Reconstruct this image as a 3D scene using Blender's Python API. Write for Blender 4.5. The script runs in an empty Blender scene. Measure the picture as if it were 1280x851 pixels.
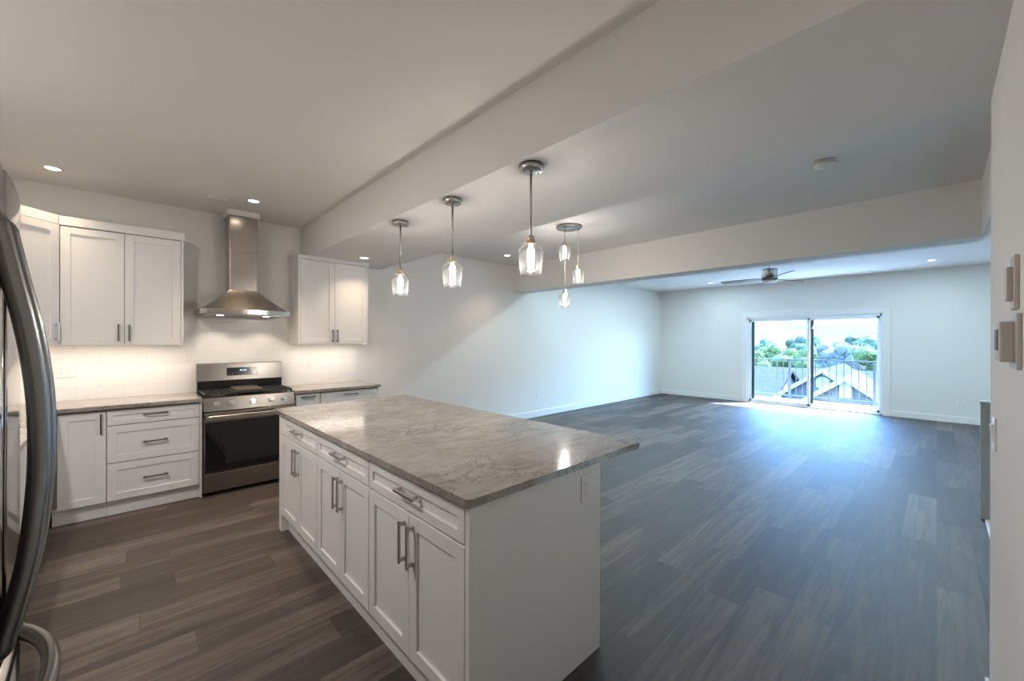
import bpy, bmesh, math, random
from mathutils import Vector, Matrix, noise
random.seed(7)
S = bpy.context.scene
COL = S.collection
PI = math.pi

# ------------------------------------------------------------------ camera
CAM_H = 1.45
yaw, pitch, roll = math.radians(43.576), math.radians(-0.062), math.radians(0.099)
fw = Vector((math.cos(pitch)*math.sin(yaw), math.cos(pitch)*math.cos(yaw), math.sin(pitch)))
rt = Vector((math.cos(yaw), -math.sin(yaw), 0)); up = rt.cross(fw)
r2 = rt*math.cos(roll)+up*math.sin(roll); u2 = up*math.cos(roll)-rt*math.sin(roll)
cam = bpy.data.cameras.new('camera'); co = bpy.data.objects.new('camera', cam); COL.objects.link(co)
co.matrix_world = Matrix(((r2.x, u2.x, -fw.x, 0), (r2.y, u2.y, -fw.y, 0), (r2.z, u2.z, -fw.z, CAM_H), (0, 0, 0, 1)))
cam.sensor_width = 36; cam.lens = 505.68/1280*36; cam.clip_start = 0.02; cam.clip_end = 3000
S.camera = co
# ------------------------------------------------------------------ light and exposure
VS = S.view_settings
VS.view_transform = 'Standard'; VS.look = 'None'; VS.gamma = 1.0; VS.use_curve_mapping = False
VS.exposure = 0.62
SKY_STRENGTH = 4.3
SKY_TINT = (0.60, 0.91, 1.22)
SUN_STRENGTH = 31.0
DOWNLIGHT_W = 6.0
LIVING_W = 25.0
KITCHEN_FILL_W = 25.0
PENDANT_W = 6.0
LED_W = 2.0
WARM = (1.0, 0.92, 0.86)
DOWN_COL = (1.0, 0.76, 0.53)
w = bpy.data.worlds.new('sky'); S.world = w; w.use_nodes = True
nt = w.node_tree; nt.nodes.clear()
sk = nt.nodes.new('ShaderNodeTexSky'); sk.sky_type = 'NISHITA'; sk.sun_disc = False
sk.sun_elevation = math.radians(55); sk.sun_rotation = math.radians(128); sk.altitude = 400
bg = nt.nodes.new('ShaderNodeBackground'); bg.inputs[1].default_value = SKY_STRENGTH
wo = nt.nodes.new('ShaderNodeOutputWorld')
tn = nt.nodes.new('ShaderNodeMix'); tn.data_type = 'RGBA'; tn.blend_type = 'MULTIPLY'; tn.inputs[0].default_value = 1; tn.inputs[7].default_value = (*SKY_TINT, 1)
nt.links.new(sk.outputs[0], tn.inputs[6]); nt.links.new(tn.outputs[2], bg.inputs[0]); nt.links.new(bg.outputs[0], wo.inputs[0])
sl = bpy.data.lights.new('sun', 'SUN'); sl.energy = SUN_STRENGTH; sl.angle = 0.009; sl.color = (0.86, 0.95, 1.0)
so = bpy.data.objects.new('sun', sl); COL.objects.link(so)
so.rotation_euler = Vector((-1, 0.77, -1.97)).to_track_quat('-Z', 'Y').to_euler()
so.location = (20, -10, 20)
pl = bpy.data.lights.new('door_portal', 'AREA'); pl.shape = 'RECTANGLE'; pl.size = 2.3; pl.size_y = 1.95; pl.cycles.is_portal = True
po = bpy.data.objects.new('door_portal', pl); COL.objects.link(po); po.location = (10.72, 1.92, 1.0)
po.rotation_euler = (0, math.radians(90), 0); pl.size = 1.95; pl.size_y = 2.3
S.cycles.max_bounces = 10; S.cycles.diffuse_bounces = 7; S.cycles.glossy_bounces = 5
S.cycles.transparent_max_bounces = 24; S.cycles.transmission_bounces = 6
S.cycles.sample_clamp_indirect = 6.0; S.cycles.caustics_reflective = False; S.cycles.caustics_refractive = False

# ------------------------------------------------------------------ materials
def new_mat(name):
    m = bpy.data.materials.new(name); m.use_nodes = True
    return m, m.node_tree, m.node_tree.nodes['Principled BSDF']
def simple(name, col, rough=0.5, metal=0.0, bump=0.0, bscale=200.0, var=0.0, vscale=3.0, spec=0.5):
    m, t, b = new_mat(name)
    b.inputs['Base Color'].default_value = (*col, 1); b.inputs['Roughness'].default_value = rough
    b.inputs['Metallic'].default_value = metal; b.inputs['Specular IOR Level'].default_value = spec
    tc = t.nodes.new('ShaderNodeTexCoord')
    if var:
        n = t.nodes.new('ShaderNodeTexNoise'); n.inputs['Scale'].default_value = vscale; n.inputs['Detail'].default_value = 4
        r = t.nodes.new('ShaderNodeMix'); r.data_type = 'RGBA'
        r.inputs[6].default_value = (*[c*(1-var) for c in col], 1); r.inputs[7].default_value = (*[min(1, c*(1+var)) for c in col], 1)
        t.links.new(tc.outputs['Object'], n.inputs['Vector']); t.links.new(n.outputs[0], r.inputs[0]); t.links.new(r.outputs[2], b.inputs['Base Color'])
    if bump:
        n = t.nodes.new('ShaderNodeTexNoise'); n.inputs['Scale'].default_value = bscale; n.inputs['Detail'].default_value = 3
        p = t.nodes.new('ShaderNodeBump'); p.inputs['Strength'].default_value = bump; p.inputs['Distance'].default_value = 0.002
        t.links.new(tc.outputs['Object'], n.inputs['Vector']); t.links.new(n.outputs[0], p.inputs['Height']); t.links.new(p.outputs[0], b.inputs['Normal'])
    return m
def emit(name, col, strength):
    m, t, b = new_mat(name)
    b.inputs['Base Color'].default_value = (*col, 1)
    b.inputs['Emission Color'].default_value = (*col, 1); b.inputs['Emission Strength'].default_value = strength
    return m
def brushed(name, col, rough, scale=(2, 2, 300), bump=0.02):
    m, t, b = new_mat(name)
    b.inputs['Base Color'].default_value = (*col, 1); b.inputs['Metallic'].default_value = 1; b.inputs['Roughness'].default_value = rough
    tc = t.nodes.new('ShaderNodeTexCoord'); mp = t.nodes.new('ShaderNodeMapping'); mp.inputs['Scale'].default_value = scale
    n = t.nodes.new('ShaderNodeTexNoise'); n.inputs['Scale'].default_value = 4; n.inputs['Detail'].default_value = 3
    p = t.nodes.new('ShaderNodeBump'); p.inputs['Strength'].default_value = bump; p.inputs['Distance'].default_value = 0.002
    t.links.new(tc.outputs['Object'], mp.inputs[0]); t.links.new(mp.outputs[0], n.inputs['Vector'])
    t.links.new(n.outputs[0], p.inputs['Height']); t.links.new(p.outputs[0], b.inputs['Normal'])
    return m
def glass_mat(name, edge, tint, base_fac=0.03):
    m, t, b = new_mat(name)
    t.nodes.remove(b); out = t.nodes['Material Output']
    tr = t.nodes.new('ShaderNodeBsdfTransparent'); tr.inputs[0].default_value = (*tint, 1)
    gl = t.nodes.new('ShaderNodeBsdfGlossy'); gl.inputs['Roughness'].default_value = 0.02
    lw = t.nodes.new('ShaderNodeLayerWeight'); lw.inputs[0].default_value = edge
    mr = t.nodes.new('ShaderNodeMapRange'); mr.inputs[3].default_value = base_fac; mr.inputs[4].default_value = 0.85
    mx = t.nodes.new('ShaderNodeMixShader')
    t.links.new(lw.outputs['Facing'], mr.inputs[0]); t.links.new(mr.outputs[0], mx.inputs[0])
    tl = t.nodes.new('ShaderNodeBsdfTranslucent'); tl.inputs[0].default_value = (0.95, 0.95, 0.95, 1)
    tc = t.nodes.new('ShaderNodeTexCoord'); ns = t.nodes.new('ShaderNodeTexNoise'); ns.inputs['Scale'].default_value = 90; t.links.new(tc.outputs['Object'], ns.inputs['Vector'])
    sr = t.nodes.new('ShaderNodeMapRange'); sr.inputs[1].default_value = 0.35; sr.inputs[2].default_value = 0.8; sr.inputs[3].default_value = 0.0; sr.inputs[4].default_value = 0.007; t.links.new(ns.outputs[0], sr.inputs[0])
    m2 = t.nodes.new('ShaderNodeMixShader'); t.links.new(sr.outputs[0], m2.inputs[0]); t.links.new(tr.outputs[0], m2.inputs[1]); t.links.new(tl.outputs[0], m2.inputs[2])
    ga = t.nodes.new('ShaderNodeMixShader'); ga.inputs[0].default_value = 0.02; t.links.new(gl.outputs[0], ga.inputs[1]); t.links.new(tl.outputs[0], ga.inputs[2])
    t.links.new(m2.outputs[0], mx.inputs[1]); t.links.new(ga.outputs[0], mx.inputs[2]); t.links.new(mx.outputs[0], out.inputs[0])
    return m
def pane_mat(name):
    m, t, b = new_mat(name)
    t.nodes.remove(b); out = t.nodes['Material Output']
    tr = t.nodes.new('ShaderNodeBsdfTransparent'); tr.inputs[0].default_value = (0.93, 0.96, 0.96, 1)
    gl = t.nodes.new('ShaderNodeBsdfGlossy'); gl.inputs['Roughness'].default_value = 0.0
    lw = t.nodes.new('ShaderNodeLayerWeight'); lw.inputs[0].default_value = 0.5
    p5 = t.nodes.new('ShaderNodeMath'); p5.operation = 'POWER'; p5.inputs[1].default_value = 5; t.links.new(lw.outputs['Facing'], p5.inputs[0])
    fr = t.nodes.new('ShaderNodeMapRange'); fr.inputs[3].default_value = 0.035; fr.inputs[4].default_value = 0.95; t.links.new(p5.outputs[0], fr.inputs[0])
    mx = t.nodes.new('ShaderNodeMixShader')
    t.links.new(fr.outputs[0], mx.inputs[0]); t.links.new(tr.outputs[0], mx.inputs[1]); t.links.new(gl.outputs[0], mx.inputs[2])
    t.links.new(mx.outputs[0], out.inputs[0])
    return m
def N(t, typ, **kw):
    n = t.nodes.new(typ)
    for k, v in kw.items(): setattr(n, k, v)
    return n
def floor_mat():
    m, t, b = new_mat('vinyl_plank'); L = t.links.new
    tc = N(t, 'ShaderNodeTexCoord'); sx = N(t, 'ShaderNodeSeparateXYZ'); L(tc.outputs['Object'], sx.inputs[0])
    def M(op, a, bb=None):
        n = N(t, 'ShaderNodeMath', operation=op)
        for i, v in enumerate((a, bb)):
            if v is None: continue
            if isinstance(v, (int, float)): n.inputs[i].default_value = v
            else: L(v, n.inputs[i])
        return n.outputs[0]
    PW, PL = 0.182, 1.22
    yr = M('DIVIDE', sx.outputs[1], PW); row = M('FLOOR', yr); fy = M('FRACT', yr)
    wr = N(t, 'ShaderNodeTexWhiteNoise', noise_dimensions='1D'); L(row, wr.inputs['W'])
    xs = M('ADD', M('DIVIDE', sx.outputs[0], PL), wr.outputs['Value']); col = M('FLOOR', xs); fx = M('FRACT', xs)
    cb = N(t, 'ShaderNodeCombineXYZ'); L(row, cb.inputs[0]); L(col, cb.inputs[1])
    wp = N(t, 'ShaderNodeTexWhiteNoise', noise_dimensions='2D'); L(cb.outputs[0], wp.inputs['Vector'])
    # grain, shifted per plank
    mp = N(t, 'ShaderNodeMapping'); mp.inputs['Scale'].default_value = (0.75, 8.5, 1); L(tc.outputs['Object'], mp.inputs[0])
    ad = N(t, 'ShaderNodeVectorMath', operation='ADD'); L(mp.outputs[0], ad.inputs[0])
    sc = N(t, 'ShaderNodeVectorMath', operation='SCALE'); L(wp.outputs['Color'], sc.inputs[0]); sc.inputs['Scale'].default_value = 40; L(sc.outputs[0], ad.inputs[1])
    g = N(t, 'ShaderNodeTexNoise'); g.inputs['Scale'].default_value = 1.6; g.inputs['Detail'].default_value = 7; g.inputs['Roughness'].default_value = 0.66; g.inputs['Distortion'].default_value = 1.1
    L(ad.outputs[0], g.inputs['Vector'])
    f = M('ADD', M('MULTIPLY', wp.outputs['Value'], 0.36), M('MULTIPLY', g.outputs[0], 1.0))
    cr = N(t, 'ShaderNodeValToRGB'); e = cr.color_ramp.elements
    e[0].position = 0.38; e[0].color = (0.018, 0.0125, 0.010, 1); e[1].position = 1.02; e[1].color = (0.17, 0.128, 0.102, 1)
    k = e.new(0.68); k.color = (0.053, 0.039, 0.032, 1)
    L(f, cr.inputs[0])
    ey = M('MINIMUM', fy, M('SUBTRACT', 1.0, fy)); ex = M('MINIMUM', fx, M('SUBTRACT', 1.0, fx))
    jn = M('MINIMUM', M('MULTIPLY', ey, PW), M('MULTIPLY', ex, PL))
    mr = N(t, 'ShaderNodeMapRange'); mr.inputs[1].default_value = 0.0; mr.inputs[2].default_value = 0.002; L(jn, mr.inputs[0])
    mx = N(t, 'ShaderNodeMix', data_type='RGBA'); mx.inputs[6].default_value = (0.02, 0.016, 0.014, 1)
    L(mr.outputs[0], mx.inputs[0]); L(cr.outputs[0], mx.inputs[7]); L(mx.outputs[2], b.inputs['Base Color'])
    rr = N(t, 'ShaderNodeMapRange'); rr.inputs[3].default_value = 0.50; rr.inputs[4].default_value = 0.64; b.inputs['Specular IOR Level'].default_value = 0.75; L(g.outputs[0], rr.inputs[0]); L(rr.outputs[0], b.inputs['Roughness'])
    bp = N(t, 'ShaderNodeBump'); bp.inputs['Strength'].default_value = 0.12; bp.inputs['Distance'].default_value = 0.002
    L(M('ADD', M('MULTIPLY', g.outputs[0], 0.5), mr.outputs[0]), bp.inputs['Height']); L(bp.outputs[0], b.inputs['Normal'])
    return m
def stone_mat():
    m, t, b = new_mat('quartzite'); L = t.links.new
    tc = N(t, 'ShaderNodeTexCoord')
    mp = N(t, 'ShaderNodeMapping'); mp.inputs['Rotation'].default_value = (0, 0, 0.7); mp.inputs['Scale'].default_value = (1.0, 1.7, 1); L(tc.outputs['Object'], mp.inputs[0])
    n1 = N(t, 'ShaderNodeTexNoise'); n1.inputs['Scale'].default_value = 4.6; n1.inputs['Detail'].default_value = 9; n1.inputs['Roughness'].default_value = 0.7; n1.inputs['Distortion'].default_value = 0.6; L(mp.outputs[0], n1.inputs['Vector'])
    cr = N(t, 'ShaderNodeValToRGB'); e = cr.color_ramp.elements
    e[0].position = 0.32; e[0].color = (0.23, 0.193, 0.163, 1); e[1].position = 0.72; e[1].color = (0.40, 0.372, 0.345, 1)
    k = e.new(0.5); k.color = (0.305, 0.27, 0.24, 1)
    L(n1.outputs[0], cr.inputs[0])
    n2 = N(t, 'ShaderNodeTexNoise'); n2.inputs['Scale'].default_value = 5.5; n2.inputs['Detail'].default_value = 8; n2.inputs['Roughness'].default_value = 0.62; n2.inputs['Distortion'].default_value = 0.9; L(mp.outputs[0], n2.inputs['Vector'])
    ab = N(t, 'ShaderNodeMath', operation='SUBTRACT'); L(n2.outputs[0], ab.inputs[0]); ab.inputs[1].default_value = 0.5
    aa = N(t, 'ShaderNodeMath', operation='ABSOLUTE'); L(ab.outputs[0], aa.inputs[0])
    vr = N(t, 'ShaderNodeMapRange'); vr.inputs[1].default_value = 0.0; vr.inputs[2].default_value = 0.038; vr.inputs[3].default_value = 1; vr.inputs[4].default_value = 0; L(aa.outputs[0], vr.inputs[0])
    n3 = N(t, 'ShaderNodeTexNoise'); n3.inputs['Scale'].default_value = 1.6; n3.inputs['Detail'].default_value = 2; L(mp.outputs[0], n3.inputs['Vector'])
    v3 = N(t, 'ShaderNodeMapRange'); v3.inputs[1].default_value = 0.46; v3.inputs[2].default_value = 0.68; v3.inputs[3].default_value = 0.0; v3.inputs[4].default_value = 0.95; L(n3.outputs[0], v3.inputs[0])
    mu = N(t, 'ShaderNodeMath', operation='MULTIPLY'); L(vr.outputs[0], mu.inputs[0]); L(v3.outputs[0], mu.inputs[1])
    mx = N(t, 'ShaderNodeMix', data_type='RGBA'); mx.inputs[7].default_value = (0.085, 0.08, 0.085, 1); L(mu.outputs[0], mx.inputs[0]); L(cr.outputs[0], mx.inputs[6])
    L(mx.outputs[2], b.inputs['Base Color']); b.inputs['Roughness'].default_value = 0.14
    return m
def tile_mat():
    m, t, b = new_mat('white_subway_tile'); L = t.links.new
    tc = N(t, 'ShaderNodeTexCoord'); sx = N(t, 'ShaderNodeSeparateXYZ'); L(tc.outputs['Object'], sx.inputs[0])
    cb = N(t, 'ShaderNodeCombineXYZ')
    ad = N(t, 'ShaderNodeMath', operation='ADD'); L(sx.outputs[0], ad.inputs[0]); L(sx.outputs[1], ad.inputs[1])
    L(ad.outputs[0], cb.inputs[0]); L(sx.outputs[2], cb.inputs[1])
    br = N(t, 'ShaderNodeTexBrick'); br.inputs['Scale'].default_value = 1; br.inputs['Brick Width'].default_value = 0.305; br.inputs['Row Height'].default_value = 0.102
    br.inputs['Mortar Size'].default_value = 0.0022; br.inputs['Mortar Smooth'].default_value = 0.3
    br.inputs['Color1'].default_value = (0.80, 0.785, 0.76, 1); br.inputs['Color2'].default_value = (0.82, 0.805, 0.78, 1); br.inputs['Mortar'].default_value = (0.74, 0.72, 0.69, 1)
    L(cb.outputs[0], br.inputs['Vector']); L(br.outputs[0], b.inputs['Base Color']); b.inputs['Roughness'].default_value = 0.22
    iv = N(t, 'ShaderNodeMath', operation='SUBTRACT'); iv.inputs[0].default_value = 1; L(br.outputs[1], iv.inputs[1])
    bp = N(t, 'ShaderNodeBump'); bp.inputs['Strength'].default_value = 0.35; bp.inputs['Distance'].default_value = 0.002; L(iv.outputs[0], bp.inputs['Height']); L(bp.outputs[0], b.inputs['Normal'])
    return m
def brick_like(name, c1, c2, mortar, bw, rh, axis='yz', rough=0.85, ms=0.012):
    m, t, b = new_mat(name); L = t.links.new
    tc = N(t, 'ShaderNodeTexCoord'); sx = N(t, 'ShaderNodeSeparateXYZ'); L(tc.outputs['Object'], sx.inputs[0])
    cb = N(t, 'ShaderNodeCombineXYZ'); L(sx.outputs['xyz'.index(axis[0])], cb.inputs[0]); L(sx.outputs['xyz'.index(axis[1])], cb.inputs[1])
    br = N(t, 'ShaderNodeTexBrick'); br.inputs['Scale'].default_value = 1; br.inputs['Brick Width'].default_value = bw; br.inputs['Row Height'].default_value = rh
    br.inputs['Mortar Size'].default_value = ms
    br.inputs['Color1'].default_value = (*c1, 1); br.inputs['Color2'].default_value = (*c2, 1); br.inputs['Mortar'].default_value = (*mortar, 1)
    L(cb.outputs[0], br.inputs['Vector']); L(br.outputs[0], b.inputs['Base Color']); b.inputs['Roughness'].default_value = rough; b.inputs['Specular IOR Level'].default_value = 0.05
    return m

M_WALL = simple('wall_paint', (0.80, 0.785, 0.755), 0.7, bump=0.05, bscale=250)
M_CEIL = simple('ceiling_paint', (0.80, 0.79, 0.775), 0.85, bump=0.12, bscale=180)
M_TRIM = simple('white_trim_paint', (0.83, 0.83, 0.82), 0.4, bump=0.01)
M_FLOOR = floor_mat(); M_STONE = stone_mat(); M_TILE = tile_mat()
M_CAB = simple('white_cabinet_lacquer', (0.80, 0.795, 0.785), 0.38, bump=0.008)
M_CABIN = simple('cabinet_shadow_gap', (0.30, 0.29, 0.28), 0.7, bump=0.01)
M_STEEL = brushed('brushed_stainless', (0.31, 0.285, 0.26), 0.25, (300, 2, 2), 0.02)
M_STEELV = brushed('brushed_stainless_upright', (0.50, 0.46, 0.42), 0.20, (300, 300, 2), 0.02)
M_FRIDGE = brushed('fridge_stainless', (0.42, 0.41, 0.40), 0.10, (1, 200, 1), 0.002)
M_HANDLE = brushed('fridge_handle_steel', (0.27, 0.26, 0.25), 0.26, (200, 200, 2), 0.01)
M_NICKEL = simple('brushed_nickel', (0.52, 0.50, 0.48), 0.28, 1.0, bump=0.01)
M_PULL = simple('pull_gunmetal', (0.26, 0.255, 0.26), 0.32, 1.0, bump=0.01)
M_CHROME = simple('polished_chrome', (0.72, 0.72, 0.72), 0.12, 1.0, bump=0.004)
M_BRASS = simple('warm_brushed_nickel', (0.62, 0.50, 0.38), 0.28, 1.0, bump=0.01)
M_BLACK = simple('black_enamel', (0.012, 0.012, 0.013), 0.25, bump=0.01)
M_IRON = simple('cast_iron', (0.022, 0.021, 0.021), 0.55, bump=0.2, bscale=300)
M_OVENGLASS = simple('oven_black_glass', (0.006, 0.006, 0.007), 0.05, bump=0.001)
M_GRIDDLE = simple('griddle_plate', (0.20, 0.175, 0.145), 0.42, 0.6, bump=0.05)
M_PLASTIC = simple('white_plastic', (0.80, 0.79, 0.77), 0.35, bump=0.01)
M_GREYPL = simple('taupe_shade_plastic', (0.52, 0.48, 0.45), 0.45, bump=0.01)  # on the thermostat this taupe holds the shade of its near face
M_DARKPL = simple('dark_slot', (0.05, 0.05, 0.055), 0.5, bump=0.01)
M_SHADE = glass_mat('clear_shade_glass', 0.35, (0.985, 0.985, 0.98), 0.05)
M_BULB = emit('warm_bulb', (1.0, 0.86, 0.70), 14.0)
M_LENS = emit('downlight_lens', (1.0, 0.90, 0.76), 7.0)
M_LENSC = emit('cool_downlight_lens', (1.0, 0.95, 0.88), 6.0)
M_LEDDOT = emit('led_dot', (1.0, 0.86, 0.68), 22.0)
M_DISP = simple('range_display', (0.010, 0.010, 0.014), 0.12, bump=0.002)
M_DISPON = emit('display_digits', (0.35, 0.55, 1.0), 1.0)
M_PANE = pane_mat('door_glass')
M_VINYL = simple('white_vinyl', (0.82, 0.83, 0.84), 0.35, bump=0.01)
M_FRAMESHADE = simple('frame_return_shade', (0.05, 0.075, 0.09), 0.5, bump=0.01)
M_RAIL = simple('grey_rail_metal', (0.03, 0.035, 0.04), 0.4, 0.3, bump=0.02)
M_DECK = simple('pale_deck_vinyl', (0.82, 0.82, 0.82), 0.7, bump=0.1, var=0.08)
M_WALNUT = simple('walnut_blade', (0.10, 0.055, 0.04), 0.4, var=0.3, vscale=14, bump=0.03)
M_BLADEU = simple('blade_underside', (0.36, 0.34, 0.33), 0.4, var=0.05, bump=0.02)
M_FANMETAL = simple('fan_nickel', (0.50, 0.50, 0.50), 0.35, 1.0, bump=0.01)
M_FROST = simple('frosted_disc', (0.80, 0.80, 0.80), 0.3, bump=0.01)
M_TAUPE = simple('taupe_panel_paint', (0.50, 0.475, 0.44), 0.6, bump=0.02)
M_GREYTRIM = simple('grey_trim_paint', (0.42, 0.43, 0.43), 0.5, bump=0.02)
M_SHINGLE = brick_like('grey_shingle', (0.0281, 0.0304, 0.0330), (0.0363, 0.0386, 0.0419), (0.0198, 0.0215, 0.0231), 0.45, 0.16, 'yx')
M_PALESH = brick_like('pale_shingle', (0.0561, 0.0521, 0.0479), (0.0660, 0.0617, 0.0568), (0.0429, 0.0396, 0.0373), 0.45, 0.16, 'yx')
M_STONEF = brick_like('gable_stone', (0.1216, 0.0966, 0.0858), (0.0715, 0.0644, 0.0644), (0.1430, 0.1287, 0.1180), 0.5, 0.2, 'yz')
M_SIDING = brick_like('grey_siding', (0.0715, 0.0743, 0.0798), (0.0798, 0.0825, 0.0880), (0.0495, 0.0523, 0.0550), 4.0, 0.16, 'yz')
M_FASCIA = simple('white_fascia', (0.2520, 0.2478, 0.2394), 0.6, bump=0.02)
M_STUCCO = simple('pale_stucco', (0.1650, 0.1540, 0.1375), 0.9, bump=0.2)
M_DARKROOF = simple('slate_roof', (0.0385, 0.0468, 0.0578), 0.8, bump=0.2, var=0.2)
M_BARK = simple('bark', (0.16, 0.12, 0.09), 0.9, bump=0.6, bscale=20)
def leaf_mat(name, a, bcol):
    m, t, b = new_mat(name); L = t.links.new
    tc = N(t, 'ShaderNodeTexCoord'); n = N(t, 'ShaderNodeTexNoise'); n.inputs['Scale'].default_value = 1.4; n.inputs['Detail'].default_value = 5
    L(tc.outputs['Object'], n.inputs['Vector']); mx = N(t, 'ShaderNodeMix', data_type='RGBA'); mx.inputs[6].default_value = (*a, 1); mx.inputs[7].default_value = (*bcol, 1)
    L(n.outputs[0], mx.inputs[0]); L(mx.outputs[2], b.inputs['Base Color']); b.inputs['Roughness'].default_value = 0.6
    b.inputs['Specular IOR Level'].default_value = 0.1
    out = t.nodes['Material Output']; tl = N(t, 'ShaderNodeBsdfTranslucent'); L(mx.outputs[2], tl.inputs[0])
    ms = N(t, 'ShaderNodeMixShader'); ms.inputs[0].default_value = 0.4; L(b.outputs[0], ms.inputs[1]); L(tl.outputs[0], ms.inputs[2]); L(ms.outputs[0], out.inputs[0])
    return m
M_LEAF = [leaf_mat('leaf_bright', (0.0571, 0.0882, 0.0312), (0.1244, 0.1504, 0.0571)), leaf_mat('leaf_dark', (0.0364, 0.0622, 0.0467), (0.0726, 0.1037, 0.0674)), leaf_mat('leaf_pale', (0.1037, 0.1089, 0.0986), (0.1763, 0.1763, 0.1608))]
M_GRASS = simple('valley_ground', (0.0605, 0.0660, 0.0468), 0.95, var=0.35, vscale=0.05, spec=0.0)
def hill_mat():
    m, t, b = new_mat('dry_hill_grass'); L = t.links.new
    tc = N(t, 'ShaderNodeTexCoord'); mp = N(t, 'ShaderNodeMapping'); mp.inputs['Scale'].default_value = (0.02, 0.006, 0.06); L(tc.outputs['Object'], mp.inputs[0])
    n = N(t, 'ShaderNodeTexNoise'); n.inputs['Scale'].default_value = 1.0; n.inputs['Detail'].default_value = 7; L(mp.outputs[0], n.inputs['Vector'])
    cr = N(t, 'ShaderNodeValToRGB'); e = cr.color_ramp.elements; e[0].position = 0.36; e[0].color = (0.0535, 0.0602, 0.0624, 1); e[1].position = 0.62; e[1].color = (0.0980, 0.0936, 0.0825, 1)
    L(n.outputs[0], cr.inputs[0]); L(cr.outputs[0], b.inputs['Base Color']); b.inputs['Roughness'].default_value = 1; b.inputs['Specular IOR Level'].default_value = 0.0
    return m
M_HILL = hill_mat()

# ------------------------------------------------------------------ mesh helpers
class MB:
    """collects shapes and links them as one mesh object"""
    def __init__(s): s.bm = bmesh.new(); s.mi = 0; s.T = Matrix.Identity(4)
    def _fin(s, vs):
        fs = set(f for v in vs for f in v.link_faces)
        for f in fs: f.material_index = s.mi
        if s.T != Matrix.Identity(4): bmesh.ops.transform(s.bm, matrix=s.T, verts=list(vs))
    def box(s, x0, x1, y0, y1, z0, z1, bev=0.0, seg=2):
        x0, x1 = min(x0, x1), max(x0, x1); y0, y1 = min(y0, y1), max(y0, y1); z0, z1 = min(z0, z1), max(z0, z1)
        tb = bmesh.new(); bmesh.ops.create_cube(tb, size=1)
        for v in tb.verts: v.co = ((x0+x1)/2+v.co.x*(x1-x0), (y0+y1)/2+v.co.y*(y1-y0), (z0+z1)/2+v.co.z*(z1-z0))
        if bev > 0:
            bev = min(bev, 0.45*min(x1-x0, y1-y0, z1-z0))
            bmesh.ops.bevel(tb, geom=tb.edges[:], offset=bev, segments=seg, affect='EDGES', profile=0.5)
        s.merge(tb)
    def merge(s, tb):
        mp = {}
        new = []
        for v in tb.verts:
            nv = s.bm.verts.new(v.co); mp[v] = nv; new.append(nv)
        for f in tb.faces:
            try:
                nf = s.bm.faces.new([mp[v] for v in f.verts]); nf.smooth = f.smooth
            except ValueError: pass
        s._fin(new); tb.free()
    def cyl(s, p0, p1, r, r1=None, n=24, cap=True):
        r1 = r if r1 is None else r1
        p0, p1 = Vector(p0), Vector(p1); d = (p1-p0).normalized(); q = d.to_track_quat('Z', 'Y')
        tb = bmesh.new(); rings = []
        for p, rr in ((p0, r), (p1, r1)):
            rings.append([tb.verts.new(p+q @ Vector((rr*math.cos(2*PI*i/n), rr*math.sin(2*PI*i/n), 0))) for i in range(n)])
        for i in range(n):
            f = tb.faces.new((rings[0][i], rings[0][(i+1) % n], rings[1][(i+1) % n], rings[1][i])); f.smooth = True
        if cap:
            tb.faces.new(rings[0][::-1]); tb.faces.new(rings[1])
        s.merge(tb)
    def lathe(s, prof, c, n=32, smooth=True):
        """prof: (radius, z) pairs; c = centre"""
        tb = bmesh.new(); rings = []
        for r, z in prof:
            if r < 1e-6: rings.append([tb.verts.new((c[0], c[1], c[2]+z))])
            else: rings.append([tb.verts.new((c[0]+r*math.cos(2*PI*i/n), c[1]+r*math.sin(2*PI*i/n), c[2]+z)) for i in range(n)])
        for a, b in zip(rings, rings[1:]):
            for i in range(n):
                j = (i+1) % n
                if len(a) == 1 and len(b) == 1: continue
                if len(a) == 1: f = tb.faces.new((a[0], b[j], b[i]))
                elif len(b) == 1: f = tb.faces.new((a[i], a[j], b[0]))
                else: f = tb.faces.new((a[i], a[j], b[j], b[i]))
                f.smooth = smooth
        bmesh.ops.recalc_face_normals(tb, faces=tb.faces[:])
        s.merge(tb)
    def prism(s, poly, h0, h1, axis='z'):
        """poly in the plane normal to axis: z->(x,y), x->(y,z), y->(x,z)"""
        def P(a, b, h): return {'z': (a, b, h), 'x': (h, a, b), 'y': (a, h, b)}[axis]
        tb = bmesh.new()
        A = [tb.verts.new(P(a, b, h0)) for a, b in poly]; B = [tb.verts.new(P(a, b, h1)) for a, b in poly]
        n = len(poly)
        for i in range(n): tb.faces.new((A[i], A[(i+1) % n], B[(i+1) % n], B[i]))
        tb.faces.new(A[::-1]); tb.faces.new(B)
        bmesh.ops.recalc_face_normals(tb, faces=tb.faces[:])
        s.merge(tb)
    def sweep(s, pts, rx, ry, side, n=16):
        """oval tube: rx along side vector, ry across"""
        tb = bmesh.new(); rings = []; side = Vector(side).normalized()
        P = [Vector(p) for p in pts]
        for i, p in enumerate(P):
            t = (P[min(i+1, len(P)-1)]-P[max(i-1, 0)]).normalized(); o = t.cross(side).normalized()
            rings.append([tb.verts.new(p+side*rx*math.cos(2*PI*k/n)+o*ry*math.sin(2*PI*k/n)) for k in range(n)])
        for a, b in zip(rings, rings[1:]):
            for k in range(n):
                f = tb.faces.new((a[k], a[(k+1) % n], b[(k+1) % n], b[k])); f.smooth = True
        tb.faces.new(rings[0][::-1]); tb.faces.new(rings[-1])
        bmesh.ops.recalc_face_normals(tb, faces=tb.faces[:])
        s.merge(tb)
    def quad(s, a, b, c, d):
        vs = [s.bm.verts.new(p) for p in (a, b, c, d)]; s.bm.faces.new(vs); s._fin(vs)
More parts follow.
